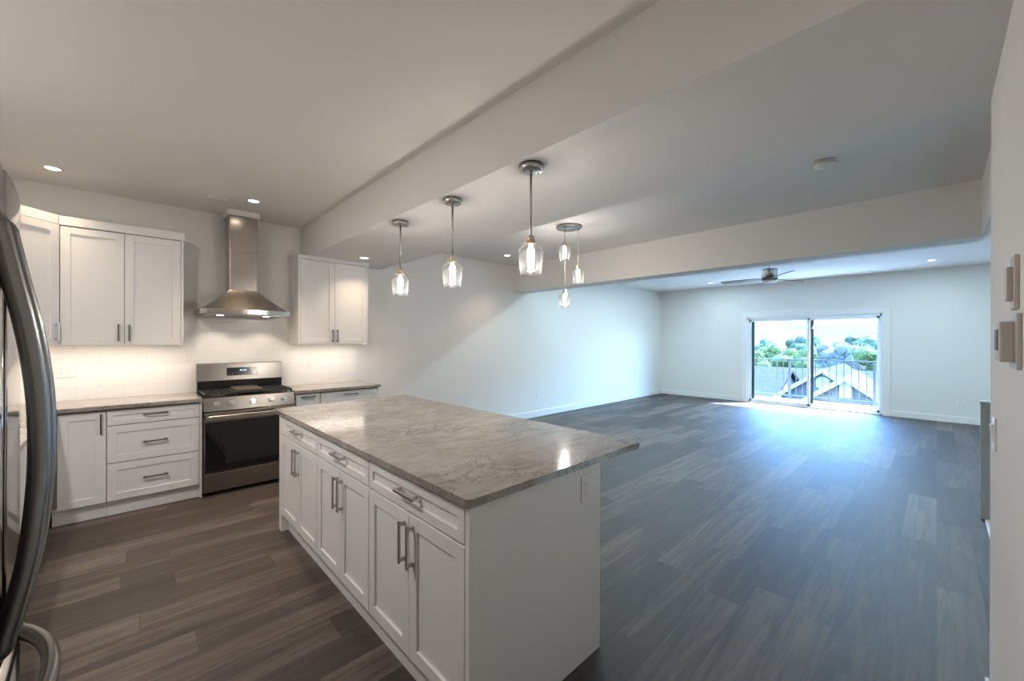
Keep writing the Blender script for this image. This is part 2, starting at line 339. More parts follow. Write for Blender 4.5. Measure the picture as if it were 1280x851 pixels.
    def build(s, name, mat, parent=None, org=None):
        bmesh.ops.recalc_face_normals(s.bm, faces=s.bm.faces[:]) if not getattr(s, 'keep', False) else None
        if org is None: org = root_of(parent).location.copy() if parent else Vector((0, 0, 0))
        org = Vector(org)
        for v in s.bm.verts: v.co -= org
        me = bpy.data.meshes.new(name); s.bm.to_mesh(me); s.bm.free()
        for m in (mat if isinstance(mat, (list, tuple)) else [mat]): me.materials.append(m)
        o = bpy.data.objects.new(name, me); COL.objects.link(o)
        if parent: o.parent = parent
        else: o.location = org
        return o
def root_of(o):
    while o.parent: o = o.parent
    return o
def tag(o, label=None, cat=None, group=None, kind=None):
    if label: o['label'] = label
    if cat: o['category'] = cat
    if group: o['group'] = group
    if kind: o['kind'] = kind
    return o
def thing(name, label, cat, loc, group=None):
    o = bpy.data.objects.new(name, None); o.empty_display_size = 0.1; COL.objects.link(o); o.location = loc
    return tag(o, label, cat, group)
def struct(name, mb, mat):
    return tag(mb.build(name, mat), kind='structure')
def copy_thing(o, loc, label=None, rz=None, parent=None):
    c = o.copy(); COL.objects.link(c)
    if parent is None:
        c.location = loc
        if label: c['label'] = label
        if rz is not None: c.rotation_euler.z = rz
    else: c.parent = parent
    for ch in list(o.children): copy_thing(ch, None, parent=c)
    return c
def box1(*a, **k):
    m = MB(); m.box(*a, **k); return m
def frame(origin, a, out):
    """local (across, out, up) to world"""
    a, out = Vector(a).normalized(), Vector(out).normalized(); o = Vector(origin)
    return Matrix(((a.x, out.x, 0, o.x), (a.y, out.y, 0, o.y), (a.z, out.z, 1, o.z), (0, 0, 0, 1)))
def bar(mb, p0, p1, w_):
    """square bar between two points"""
    p0, p1 = Vector(p0), Vector(p1); d = p1-p0; L = d.length; q = d.to_track_quat('Z', 'Y')
    old = mb.T; mb.T = old @ Matrix.Translation(p0) @ q.to_matrix().to_4x4(); mb.box(-w_/2, w_/2, -w_/2, w_/2, 0, L); mb.T = old

# ------------------------------------------------------------------ room shell
XL, YB, XF, CEIL = -1.02, 5.22, 10.62, 2.77     # left wall, range wall, door wall, ceiling
YN = -0.145; XN = 2.465                          # near right wall and its corner
SOF0, SOF1, SOFZ = 1.50, 2.485, 2.40             # dropped beam over the island
B2, B2Z = 5.05, 2.31                             # second beam
struct('floor', box1(XL-0.15, XF+0.02, -0.27, YB+0.15, -0.12, 0.0), M_FLOOR)
m = MB(); m.box(XL-0.15, XF+0.15, -1.6, YB+0.15, CEIL, CEIL+0.12); struct('ceiling', m, M_CEIL)
struct('ceiling_beam', box1(SOF0, SOF1, YN-0.0, YB, SOFZ, CEIL), M_CEIL)
struct('ceiling_beam', box1(B2, B2+0.30, -0.27, YB, B2Z, CEIL), M_WALL)
struct('wall_back', box1(XL-0.15, XF+0.15, YB, YB+0.15, -0.12, CEIL), M_WALL)
struct('wall_left', box1(XL-0.15, XL, YN-0.13, YB, -0.12, CEIL), M_WALL)
struct('wall_near', box1(XL-0.15, XN, YN-0.12, YN, -0.12, CEIL), M_WALL)
DY0, DY1, DZ = 0.735, 3.095, 1.985               # door opening
m = MB(); m.box(XF, XF+0.15, DY1, YB, -0.12, CEIL); m.box(XF, XF+0.15, -1.6, DY0, -0.12, CEIL); m.box(XF, XF+0.15, DY0, DY1, DZ, CEIL); m.box(XF, XF+0.15, DY0, DY1, -0.12, 0.0)
struct('wall_far', m, M_WALL)
# stairwell beyond the half wall: header, floor edge, closing wall
struct('wall_stair', box1(XN, B2, -0.37, -0.25, B2Z, CEIL), M_WALL)
m = MB(); m.box(XL-0.15, XF+0.15, -1.72, -1.6, -1.4, CEIL+0.12); struct('wall_right', m, M_WALL)
m = MB(); m.box(5.20, XF, -1.6, -0.27, -0.12, 0.0); struct('floor_landing', m, M_FLOOR)
m = MB(); m.box(XN-0.5, 5.2, -1.6, -0.27, -1.5, -1.4); m.box(XN-0.62, XN-0.5, -1.6, -0.27, -1.5, CEIL); struct('floor_stairwell', m, M_FLOOR)
struct('trim_1', box1(XN, 5.02, -0.345, -0.268, -0.06, 0.012, bev=0.004), M_TRIM)
# half wall beside the stair, with a trim frame
t = thing('half_wall', 'taupe panelled half wall with grey trim at the stair, beside the right wall corner', 'half wall', (5.06, -0.6, 0)); t['kind'] = 'structure'
box1(5.055, 5.17, -1.0, -0.25, 0.0, 0.93).build('wall_core', M_TAUPE, t)
m = MB(); m.box(5.04, 5.055, -0.275, -0.245, 0.13, 0.93, bev=0.002); m.box(5.04, 5.055, -1.0, -0.275, 0.90, 0.93, bev=0.002); m.box(5.045, 5.18, -1.0, -0.243, 0.93, 0.955, bev=0.004)
m.build('trim_frame', M_GREYTRIM, t)
box1(5.038, 5.055, -1.0, -0.245, 0.0, 0.13, bev=0.003).build('baseboard', M_GREYTRIM, t)
# baseboards
BH = 0.115
def baseboard(name, x0, x1, y0, y1):
    m = MB(); m.box(x0, x1, y0, y1, 0, BH, bev=0.004); struct(name, m, M_TRIM)
baseboard('baseboard_back', 2.23, XF, YB-0.014, YB)
baseboard('baseboard_far', XF-0.014, XF, DY1+0.125, YB-0.014)
baseboard('baseboard_far', XF-0.014, XF, -1.6, DY0-0.125)
baseboard('baseboard_near', XL, XN+0.012, YN, YN+0.012)
# tiled backsplash
m = MB(); m.box(XL+0.012, 2.17, YB-0.012, YB, 0.914, 1.725); m.box(XL, XL+0.012, 1.7, YB, 0.914, 1.40)
struct('wall_backsplash', m, M_TILE)

# ------------------------------------------------------------------ sliding door
d1 = bpy.data.objects.new('door_1', None); COL.objects.link(d1); d1.location = (XF, (DY0+DY1)/2, 0); tag(d1, kind='structure')
m = MB(); cw = 0.115
m.box(XF-0.022, XF, DY0-cw, DY0, 0, DZ+cw, bev=0.003); m.box(XF-0.022, XF, DY1, DY1+cw, 0, DZ+cw, bev=0.003); m.box(XF-0.024, XF, DY0-cw, DY1+cw, DZ, DZ+cw, bev=0.003)
m.build('door_casing', M_TRIM, d1)
m = MB(); fz = 0.05
m.box(XF-0.004, XF+0.14, DY0, DY0+0.035, 0, DZ, bev=0.003); m.box(XF-0.004, XF+0.14, DY1-0.035, DY1, 0, DZ, bev=0.003)
m.box(XF-0.004, XF+0.14, DY0, DY1, DZ-0.045, DZ, bev=0.003); m.box(XF-0.004, XF+0.14, DY0, DY1, 0, 0.03, bev=0.003)
m.build('door_frame', M_VINYL, d1)
YM = (DY0+DY1)/2
def panel(y0, y1, x, side):
    m = MB(); sw = 0.05
    m.box(x, x+0.035, y0, y0+sw, 0.03, DZ-0.045, bev=0.003); m.box(x, x+0.035, y1-sw, y1, 0.03, DZ-0.045, bev=0.003)
    m.box(x, x+0.035, y0, y1, 0.03, 0.03+0.055, bev=0.003); m.box(x, x+0.035, y0, y1, DZ-0.045-0.05, DZ-0.045, bev=0.003)
    p = m.build('sliding_panel', M_VINYL, d1)
    g = MB(); g.box(x+0.014, x+0.021, y0+sw-0.004, y1-sw+0.004, 0.08, DZ-0.09); g.build('glass_pane', M_PANE, p)
    k = MB(); k.box(x+0.036, x+0.050, y1-sw-0.060, y1-sw+0.02, 0.04, DZ-0.06)
    k.build('frame_shade_strip', M_FRAMESHADE, p)  # dark strip: shade of the frame return put into its colour
    return p
pa = panel(YM-0.03, DY1-0.03, XF+0.02, 1); pb = panel(DY0+0.03, YM+0.03, XF+0.065, 0)
m = MB(); m.box(XF-0.02, XF+0.02, YM-0.022, YM-0.004, 0.92, 1.12, bev=0.004); m.build('door_handle', M_VINYL, pa)

# ------------------------------------------------------------------ cabinets
def shaker(mb, a0, a1, c0, c1, b=0.0, rail=0.058, th=0.020, rec=0.009):
    """shaker front from a0..a1, c0..c1, its face at out = b"""
    g = 0.0016
    a0 += g; a1 -= g; c0 += g; c1 -= g
    mb.box(a0+rail*0.7, a1-rail*0.7, b-th, b-rec, c0+rail*0.7, c1-rail*0.7)
    for q in ((a0, a0+rail, c0, c1), (a1-rail, a1, c0, c1)): mb.box(q[0], q[1], b-th, b, q[2], q[3], bev=0.0018)
    for q in ((a0+rail-0.001, a1-rail+0.001, c0, c0+rail), (a0+rail-0.001, a1-rail+0.001, c1-rail, c1)): mb.box(q[0], q[1], b-th, b, q[2], q[3], bev=0.0018)
def pull(mb, a, c, L, vertical, b=0.0):
    """flat bar pull with two square posts; centre at (a, c)"""
    h = L/2; so_, wd, tk = 0.032, 0.012, 0.009
    if vertical:
        mb.box(a-wd/2, a+wd/2, b+so_-tk, b+so_, c-h, c+h, bev=0.0015)
        for s in (-1, 1): mb.box(a-wd/2, a+wd/2, b-0.001, b+so_-tk+0.002, c+s*(h-0.014)-0.008, c+s*(h-0.014)+0.008, bev=0.001)
    else:
        mb.box(a-h, a+h, b+so_-tk, b+so_, c-wd/2, c+wd/2, bev=0.0015)
        for s in (-1, 1): mb.box(a+s*(h-0.014)-0.008, a+s*(h-0.014)+0.008, b-0.001, b+so_-tk+0.002, c-wd/2, c+wd/2, bev=0.001)
def cabinet(name, label, cat, T, width, depth, z0, z1, fronts, group=None, toe=0.0, toe_rec=0.05, ends=(), crown=None, pull_mat=None):
    """fronts: (kind, a0, a1, c0, c1, pull or None) with pull = (a, c, length, vertical)"""
    org = T @ Vector((width/2, -depth/2, 0)); org.z = z0 if toe == 0 else 0
    t = thing(name, label, cat, org, group)
    m = MB(); m.T = T
    lift = 0.018 if crown else 0.0
    m.box(0.001, width-0.001, -depth, -0.022, z0+lift, z1, bev=0.001)
    if toe: m.box(0.001, width-0.001, -depth, -toe_rec, 0.0, z0+0.001)
    for e in ends: m.box(e[0], e[1], -depth, 0.0 if len(e) < 4 else e[3], e[2], z1, bev=0.001)
    m.build('carcass', M_CAB, t)
    m = MB(); m.T = T; m.box(0.004, width-0.004, -0.0235, -0.0205, z0+0.020, z1-0.002); m.build('shadow_gap', M_CABIN, t)
    if crown:
        m = MB(); m.T = T
        for q in crown: m.box(*q, bev=0.002)
        m.build('crown_board', M_CAB, t)
    for k, a0, a1, c0, c1, p in fronts:
        f = MB(); f.T = T; shaker(f, a0, a1, c0, c1, rail=0.058 if (c1-c0) > 0.2 else 0.040); o = f.build(k, M_CAB, t)
        if p:
            h = MB(); h.T = T; pull(h, *p); h.build('handle', pull_mat or M_PULL, o)
    return t
D = 0.56
Z0, Z1 = 0.122, 0.884
# --- island: three units facing the range side, seen from the left
TI = frame((0.845, 3.408, 0), (0, -1, 0), (-1, 0, 0))
edges = [0.0, 0.790, 1.520, 2.285]
ilab = ['white shaker island cabinet nearest the range, one drawer over two doors',
        'white shaker island cabinet in the middle of the three, drawer over two doors',
        'white shaker island cabinet at the near end beside the plain end panel']
for i in range(3):
    W_ = edges[i+1]-edges[i]; T = TI @ Matrix.Translation((edges[i], 0, 0))
    mid = W_/2
    cabinet('island_cabinet', ilab[i], 'cabinet', T, W_, 0.75, Z0, Z1, [
        ('drawer_front', 0.002, W_-0.002, 0.739, 0.868, (mid, 0.815, 0.165, False)),
        ('door', 0.002, mid, 0.132, 0.733, (mid-0.032, 0.610, 0.175, True)),
        ('door', mid, W_-0.002, 0.132, 0.733, (mid+0.032, 0.610, 0.175, True))], 'island cabinets', toe=1, toe_rec=0.048, pull_mat=M_NICKEL)
tag(box1(0.845, 1.60, 3.409, 3.472, 0, Z1, bev=0.002).build('island_end_panel', M_CAB, org=(1.2, 3.44, 0)), 'white island end panel reaching the floor at the end facing the range', 'panel')
tag(box1(0.846, 1.622, 1.098, 1.122, 0, Z1, bev=0.0015).build('island_end_panel', M_CAB, org=(1.2, 1.11, 0)), 'wide plain white island end panel at the near end with an outlet in it', 'panel')
m = MB(); m.box(1.602, 1.622, 1.122, 3.472, 0, Z1, bev=0.0015)
tag(m.build('island_back_panel', M_CAB, org=(1.612, 2.3, 0)), 'white back panel of the island under the seating overhang', 'panel')
def slab(name, poly, label, org, r=0.012):
    """stone worktop with small rounded plan corners"""
    pts = []
    n = len(poly)
    for i in range(n):
        p = Vector(poly[i]); a = (Vector(poly[i-1])-p).normalized(); b = (Vector(poly[(i+1) % n])-p).normalized()
        for k in range(5):
            u = k/4; q = p+a*r*(1-u)**2+b*r*u**2
            pts.append((q.x, q.y))
    m = MB(); m.prism(pts, 0.8845, 0.914)
    bmesh.ops.bevel(m.bm, geom=[e for e in m.bm.edges if abs(e.verts[0].co.z-e.verts[1].co.z) < 1e-5 and len(e.link_faces) == 2 and any(len(f.verts) > 8 for f in e.link_faces)], offset=0.003, segments=2, affect='EDGES')
    return tag(m.build(name, M_STONE, org=org), label, 'countertop')
slab('island_countertop', [(0.824, 1.076), (1.960, 1.076), (1.967, 3.575), (0.826, 3.555)], 'large beige veined stone countertop on the island', (1.38, 2.3, 0.8845), 0.02)
# --- range wall, base cabinets
YD = 4.65
TR = frame((0, YD, 0), (1, 0, 0), (0, -1, 0))
def TX(x): return TR @ Matrix.Translation((x, 0, 0))
cabinet('base_cabinet', 'white shaker base cabinet with one tall door in the corner left of the drawers', 'cabinet', TX(-0.42), 0.299, D, Z0, Z1,
    [('door', 0.030, 0.298, 0.125, 0.866, (0.268, 0.768, 0.165, True))], toe=1, toe_rec=0.048)
cabinet('base_cabinet', 'white shaker base cabinet of three stacked drawers left of the range', 'cabinet', TX(-0.121), 0.622, D, Z0, Z1,
    [('drawer_front', 0.001, 0.600, 0.744, 0.866, (0.300, 0.816, 0.162, False)),
     ('drawer_front', 0.001, 0.600, 0.436, 0.740, (0.300, 0.585, 0.162, False)),
     ('drawer_front', 0.001, 0.600, 0.125, 0.432, (0.300, 0.283, 0.162, False))], toe=1, toe_rec=0.048, ends=((0.602, 0.621, 0.0),))
cabinet('base_cabinet', 'narrow white shaker base cabinet right of the range', 'cabinet', TX(1.275), 0.255, D, Z0, Z1,
    [('door', 0.012, 0.250, 0.125, 0.870, (0.130, 0.840, 0.15, False))], toe=1, toe_rec=0.048)
cabinet('base_cabinet', 'wide white shaker drawer base cabinet at the right end of the range wall', 'cabinet', TX(1.530), 0.675, D, Z0, Z1,
    [('drawer_front', 0.006, 0.655, 0.744, 0.870, (0.330, 0.832, 0.165, False)),
     ('drawer_front', 0.006, 0.655, 0.436, 0.740, (0.330, 0.590, 0.165, False)),
     ('drawer_front', 0.006, 0.655, 0.125, 0.432, (0.330, 0.285, 0.165, False))], toe=1, toe_rec=0.048, ends=((0.656, 0.675, 0.0),))
TLW = frame((-0.425, 0, 0), (0, 1, 0), (1, 0, 0))
cabinet('base_cabinet', 'white base cabinet with two doors on the left wall, glimpsed behind the fridge handles', 'cabinet', TLW @ Matrix.Translation((3.05, 0, 0)), 0.95, 0.58, Z0, Z1,
    [('door', 0.002, 0.475, 0.125, 0.866, None), ('door', 0.475, 0.948, 0.125, 0.866, None)], toe=1, toe_rec=0.048)
m = MB(); m.box(-0.445, -0.425, 4.0, 4.652, 0.122, Z1); m.box(-0.49, -0.47, 4.0, 4.69, 0, 0.125)
tag(m.build('filler_panel', M_CAB, org=(-0.44, 4.3, 0)), 'plain white filler panel in the corner between left wall and range wall base cabinets', 'panel')
slab('countertop', [(XL+0.012, 1.72), (-0.388, 1.72), (-0.388, 4.613), (0.500, 4.613), (0.500, YB-0.012), (XL+0.012, YB-0.012)], 'L shaped beige stone countertop left of the range', (0, 4.9, 0.8845), 0.004)
slab('countertop', [(1.272, 4.613), (2.215, 4.613), (2.215, YB-0.012), (1.272, YB-0.012)], 'short beige stone countertop right of the range', (1.7, 4.9, 0.8845), 0.004)
# --- wall cabinets
UZ0, UZ1 = 1.395, 2.375
TU = frame((0, 4.88, 0), (1, 0, 0), (0, -1, 0))
UD = YB-4.88-0.003
cabinet('wall_cabinet', 'white two-door shaker wall cabinet left of the range hood', 'cabinet', TU @ Matrix.Translation((-0.398, 0, 0)), 0.782, UD, UZ0, UZ1,
    [('door', 0.004, 0.382, UZ0+0.004, UZ1-0.006, (0.344, 1.508, 0.145, True)), ('door', 0.382, 0.762, UZ0+0.004, UZ1-0.006, (0.412, 1.508, 0.145, True))],
    'wall cabinets', ends=((0.764, 0.782, UZ0, 0.0),), crown=((0.0, 0.790, -UD, 0.006, UZ1, 2.447),))
cabinet('wall_cabinet', 'white two-door shaker wall cabinet right of the hood, tucked under the beam', 'cabinet', TU @ Matrix.Translation((1.375, 0, 0)), 0.796, UD, UZ0, UZ1-0.02,
    [('door', 0.018, 0.392, UZ0+0.004, UZ1-0.024, (0.366, 1.496, 0.145, True)), ('door', 0.392, 0.776, UZ0+0.004, UZ1-0.024, (0.420, 1.496, 0.145, True))],
    'wall cabinets', ends=((0.0, 0.016, UZ0, 0.0), (0.778, 0.796, UZ0, 0.0)), crown=((-0.008, 0.804, -UD, 0.010, UZ1-0.02, 2.398),))
# diagonal corner cabinet
cx0, cy0 = -0.40, 4.88; s2 = math.sqrt(0.5); dl = 0.305*math.sqrt(2)
t = thing('corner_wall_cabinet', 'white diagonal corner wall cabinet between fridge and hood', 'cabinet', (-0.75, 5.0, UZ0), 'wall cabinets')
poly = [(XL+0.013, YB-0.013), (XL+0.013, 4.565), (-0.702, 4.565), (-0.415, 4.868), (-0.4005, 4.88), (-0.4005, YB-0.013)]
poly2 = [(XL+0.013, YB-0.013), (XL+0.013, 4.56), (-0.695, 4.56), (-0.40, 4.86), (-0.4005, YB-0.013)]
m = MB(); m.prism(poly, UZ0+0.018, UZ1); m.build('carcass', M_CAB, t)
m = MB(); m.prism(poly2, UZ1+0.0005, 2.447); m.build('crown_board', M_CAB, t)
TD = frame((cx0-0.305+0.006, cy0-0.305-0.008, 0), (1, 1, 0), (1, -1, 0))
f = MB(); f.T = TD; shaker(f, 0.004, dl-0.010, UZ0+0.004, UZ1-0.006, b=0.012); o = f.build('door', M_CAB, t)
h = MB(); h.T = TD; pull(h, dl-0.040, 1.508, 0.145, True, b=0.012); h.build('handle', M_CHROME, o)
# LED strips under the wall cabinets
def led(x0, x1, label):
    z = UZ0+0.017; y = 4.955
    t = thing('led_strip_light', label, 'light', ((x0+x1)/2, y, z), 'lights under the wall cabinets')
    box1(x0, x1, y-0.008, y+0.008, z-0.008, z).build('channel', M_PLASTIC, t)
    m = MB(); n = int((x1-x0)/0.022)
    for i in range(n):
        x = x0+0.01+(x1-x0-0.02)*i/(n-1); m.box(x-0.004, x+0.004, y-0.004, y+0.004, z-0.0105, z-0.008)
    m.build('diodes', M_LEDDOT, t)
    l = bpy.data.lights.new('led_glow', 'AREA'); l.shape = 'RECTANGLE'; l.size = x1-x0; l.size_y = 0.016; l.energy = LED_W*(x1-x0)/0.75; l.color = (1.0, 0.87, 0.74)
    lo = bpy.data.objects.new('led_glow', l); COL.objects.link(lo); lo.parent = t; lo.location = (0, 0, -0.014)
led(-0.39, 0.36, 'glowing LED strip under the wall cabinet left of the hood')
led(1.40, 2.15, 'glowing LED strip under the wall cabinet right of the hood')
led(-0.95, -0.45, 'glowing LED strip under the diagonal corner wall cabinet')

# ------------------------------------------------------------------ gas range
RX0, RX1 = 0.506, 1.266; RC = (RX0+RX1)/2
t = thing('gas_range', 'stainless steel gas range with black oven door between white base cabinets', 'range', (RC, 4.9, 0))
m = MB(); m.box(RX0, RX1, 4.66, 5.17, 0.035, 0.895); 
for sx in (RX0+0.05, RX1-0.05):
    for sy in (4.70, 5.1): m.cyl((sx, sy, 0), (sx, sy, 0.04), 0.018, n=12)
m.build('body', M_BLACK, t)
o = box1(RX0+0.002, RX1-0.002, 4.612, 4.66, 0.040, 0.212, bev=0.004).build('storage_drawer', M_STEEL, t)
m = MB(); m.box(RX0+0.002, RX1-0.002, 4.615, 4.66, 0.220, 0.775, bev=0.004); dr = m.build('oven_door', M_STEEL, t)
box1(RX0+0.012, RX1-0.012, 4.609, 4.618, 0.226, 0.685, bev=0.003).build('oven_window', M_OVENGLASS, dr)
m = MB(); m.box(RX0+0.010, RX1-0.010, 4.552, 4.572, 0.700, 0.748, bev=0.007, seg=3)
for sx in (RX0+0.05, RX1-0.05): m.box(sx-0.014, sx+0.014, 4.565, 4.617, 0.708, 0.740, bev=0.003)
m.build('door_handle', M_STEEL, dr)
# sloped control panel
m = MB(); m.prism([(4.612, 0.785), (4.66, 0.785), (4.70, 0.905), (4.640, 0.905)], RX0, RX1, 'x'); m.build('control_panel', M_STEEL, t)
nrm = Vector((0, -0.12, 0.028)).normalized()
for kx in (0.607, 0.719, 0.889, 1.054, 1.169):
    c = Vector((kx, 4.6255, 0.848))
    m = MB(); m.cyl(c, c+nrm*0.008, 0.027, n=28); m.cyl(c+nrm*0.008, c+nrm*0.034, 0.022, 0.019, n=28)
    q = nrm.to_track_quat('Y', 'Z'); m.T = Matrix.Translation(c+nrm*0.036) @ q.to_matrix().to_4x4(); m.box(-0.005, 0.005, -0.004, 0.006, -0.019, 0.019, bev=0.002); m.T = Matrix.Identity(4)
    m.build('knob', M_CHROME, t)
m = MB(); m.box(RX0, RX1, 4.645, 5.10, 0.893, 0.908, bev=0.004); m.build('cooktop', M_BLACK, t)
for bx, by, br in ((0.64, 4.78, 0.05), (0.64, 5.0, 0.04), (1.13, 4.78, 0.05), (1.13, 5.0, 0.04), (RC, 4.89, 0.05)):
    m = MB(); m.lathe([(0, 0.908), (br, 0.908), (br, 0.916), (br*0.75, 0.918), (br*0.75, 0.926), (0, 0.928)], (bx, by, 0), 24); m.build('burner', M_IRON, t)
def grate(x0, x1):
    m = MB(); z0, z1 = 0.930, 0.944; y0, y1 = 4.665, 5.085; b_ = 0.012
    for y in (y0, y1-b_): m.box(x0, x1, y, y+b_, z0, z1, bev=0.002)
    for x in (x0, x1-b_): m.box(x, x+b_, y0, y1, z0, z1, bev=0.002)
    xm = (x0+x1)/2; ym = (y0+y1)/2
    m.box(x0, x1, ym-b_/2, ym+b_/2, z0, z1, bev=0.002)
    for yy in ((y0+ym)/2, (y1+ym)/2):
        m.box(x0, x0+(x1-x0)*0.36, yy-b_/2, yy+b_/2, z0, z1+0.003, bev=0.002); m.box(x1-(x1-x0)*0.36, x1, yy-b_/2, yy+b_/2, z0, z1+0.003, bev=0.002)
    m.box(xm-b_/2, xm+b_/2, y0, y0+0.07, z0, z1, bev=0.002); m.box(xm-b_/2, xm+b_/2, y1-0.07, y1, z0, z1, bev=0.002); m.box(xm-b_/2, xm+b_/2, ym-0.05, ym+0.05, z0, z1, bev=0.002)
    for x in (x0, x1-b_):
        for y in (y0, y1-b_, ym-b_/2): m.box(x, x+b_, y, y+b_, 0.907, z0+0.001)
    m.build('grate', M_IRON, t)
grate(RX0+0.010, RX0+0.255); grate(RX0+0.258, RX1-0.258); grate(RX1-0.255, RX1-0.010)
m = MB(); m.box(0.775, 0.997, 4.72, 5.05, 0.9475, 0.955, bev=0.003); m.box(0.775, 0.997, 4.72, 4.728, 0.955, 0.965, bev=0.002); m.box(0.775, 0.997, 5.042, 5.05, 0.955, 0.965, bev=0.002); m.box(0.775, 0.783, 4.72, 5.05, 0.955, 0.965, bev=0.002); m.box(0.989, 0.997, 4.72, 5.05, 0.955, 0.965, bev=0.002)
tag(m.build('griddle', M_GRIDDLE, org=(RC, 4.89, 0.945)), 'flat metal griddle plate lying on the middle grate of the range', 'griddle')
m = MB(); m.box(RX0+0.002, RX1-0.002, 5.10, 5.165, 0.905, 1.045); m.build('vent_panel', M_BLACK, t)
m = MB(); m.prism([(5.085, 1.030), (5.19, 1.030), (5.19, 1.205), (5.125, 1.205), (5.112, 1.198)], RX0, RX1, 'x'); bgd = m.build('backguard', M_STEEL, t)
TB = frame((0, 5.0985, 1.114), (1, 0, 0), (0, -1, 0)) @ Matrix.Rotation(math.radians(9.1), 4, 'X')
m = MB(); m.T = TB; m.box(0.752, 1.026, -0.006, 0.0025, -0.042, 0.042, bev=0.001); dp = m.build('display', M_DISP, bgd)
m = MB(); m.T = TB
for i in range(4): m.box(0.868+i*0.014+(0.006 if i > 1 else 0), 0.876+i*0.014+(0.006 if i > 1 else 0), 0.0024, 0.003, 0.006, 0.022)
m.build('clock_digits', M_DISPON, dp)
m = MB(); m.T = TB
for r_ in range(2):
    for i in range(9): m.box(0.770+i*0.028, 0.782+i*0.028, 0.0024, 0.0028, -0.012-r_*0.016, -0.008-r_*0.016)
m.build('touch_buttons', simple('display_grey', (0.10, 0.10, 0.13), 0.4, bump=0.001), dp)

# ------------------------------------------------------------------ range hood
HC = 0.872
t = thing('range_hood', 'stainless steel chimney range hood above the gas range', 'range hood', (HC, 5.0, 1.69))
def hood_ring(z, hw, yf, bow, n=14):
    """plan outline with a gently bowed front"""
    pts = [(HC-hw, YB-0.013, z)]
    for i in range(n+1):
        u = -1+2*i/n; pts.append((HC+u*hw, yf-bow*(1-u*u), z))
    pts.append((HC+hw, YB-0.013, z)); return pts
def loft(mb, rings, cap=True):
    tb = bmesh.new(); R = [[tb.verts.new(p) for p in r] for r in rings]
    for a, b in zip(R, R[1:]):
        n = len(a)
        for i in range(n):
            f = tb.faces.new((a[i], a[(i+1) % n], b[(i+1) % n], b[i])); f.smooth = False
    if cap: tb.faces.new(R[0][::-1]); tb.faces.new(R[-1])
    bmesh.ops.recalc_face_normals(tb, faces=tb.faces[:]); mb.merge(tb)
m = MB(); loft(m, [hood_ring(1.700, 0.380, 4.745, 0.055), hood_ring(1.745, 0.380, 4.745, 0.055)]); m.build('lip', M_STEELV, t)
rings = []
for i in range(9):
    u = i/8; e_ = (1-u); k = e_**1.12
    rings.append(hood_ring(1.7455+0.2145*u, 0.117+(0.362-0.117)*k, 4.945-(4.945-4.762)*k, 0.048*k))
m = MB(); loft(m, rings); m.build('canopy', M_STEELV, t)
m = MB(); m.box(HC-0.117, HC+0.117, 4.944, YB-0.014, 1.955, 2.36, bev=0.003); m.build('lower_chimney', M_STEELV, t)
m = MB(); m.box(HC-0.121, HC+0.121, 4.940, YB-0.002, 2.345, 2.715, bev=0.003); m.build('upper_chimney', M_STEELV, t)
m = MB(); m.box(HC-0.14, HC+0.14, 4.915, YB, 2.715, CEIL, bev=0.003); m.build('ceiling_collar', M_CEIL, t)
m = MB(); m.box(HC-0.33, HC+0.33, 4.78, 5.15, 1.694, 1.7005, bev=0.001); m.build('grease_filter', M_NICKEL, t)
for hx in (HC-0.20, HC+0.20):
    m = MB(); m.lathe([(0, 0), (0.028, 0), (0.028, -0.004), (0, -0.005)], (hx, 4.93, 1.694), 20); m.build('hood_light', M_LENS, t)
    l = bpy.data.lights.new('hood_lamp', 'SPOT'); l.energy = 4.5; l.spot_size = math.radians(110); l.spot_blend = 0.6; l.color = (1, 0.84, 0.66); l.shadow_soft_size = 0.02
    lo = bpy.data.objects.new('hood_lamp', l); COL.objects.link(lo); lo.location = Vector((hx, 4.93, 1.684))-t.location; lo.parent = t
    lo.rotation_euler = (math.radians(12), 0, 0)

# ------------------------------------------------------------------ refrigerator
FY0, FY1, FYC = 0.855, 1.615, 1.235
t = thing('refrigerator', 'stainless steel french-door refrigerator with curved handles at the left edge', 'refrigerator', (-0.6, FYC, 0))
m = MB(); m.box(-0.97, -0.265, FY0+0.004, FY1-0.004, 0.04, 1.765, bev=0.006)
for sx in (-0.9, -0.33):
    for sy in (FY0+0.06, FY1-0.06): m.cyl((sx, sy, 0), (sx, sy, 0.045), 0.022, n=12)
m.build('case', simple('fridge_grey_side', (0.20, 0.20, 0.20), 0.45, 0.4, bump=0.05), t)
def fx(y):                                     # bowed front
    u = (y-FYC)/0.38; return -0.171-0.027*abs(u)**1.9
def bowed(y0, y1, z0, z1, edge=0.005):
    n = 24; pts = []
    for i in range(n+1):
        y = y0+(y1-y0)*i/n; x = fx(y); dd = min(y-y0, y1-y)
        if dd < edge: x -= edge-math.sqrt(max(0, edge**2-(edge-dd)**2))
        pts.append((x, y))
    pts = [(-0.262, y0)]+pts+[(-0.262, y1)]
    m = MB(); m.prism(pts, z0, z1); m.bm.normal_update()
    for f in m.bm.faces:
        if len(f.verts) == 4 and abs(f.normal.x) > 0.3 and max(v.co.x for v in f.verts) > -0.25: f.smooth = True
    return m
dA = bowed(FY0, FYC-0.003, 0.845, 1.778).build('door', M_FRIDGE, t)
dB = bowed(FYC+0.003, FY1, 0.845, 1.778).build('door', M_FRIDGE, t)
dC = bowed(FY0, FY1, 0.07, 0.835).build('freezer_drawer', M_FRIDGE, t)
prof = [(0.862, -0.190), (0.872, -0.170), (0.90, -0.163), (0.94, -0.154), (1.03, -0.137), (1.127, -0.127), (1.225, -0.1225), (1.325, -0.124), (1.408, -0.131), (1.488, -0.142), (1.57, -0.157), (1.645, -0.170), (1.672, -0.176), (1.685, -0.195)]
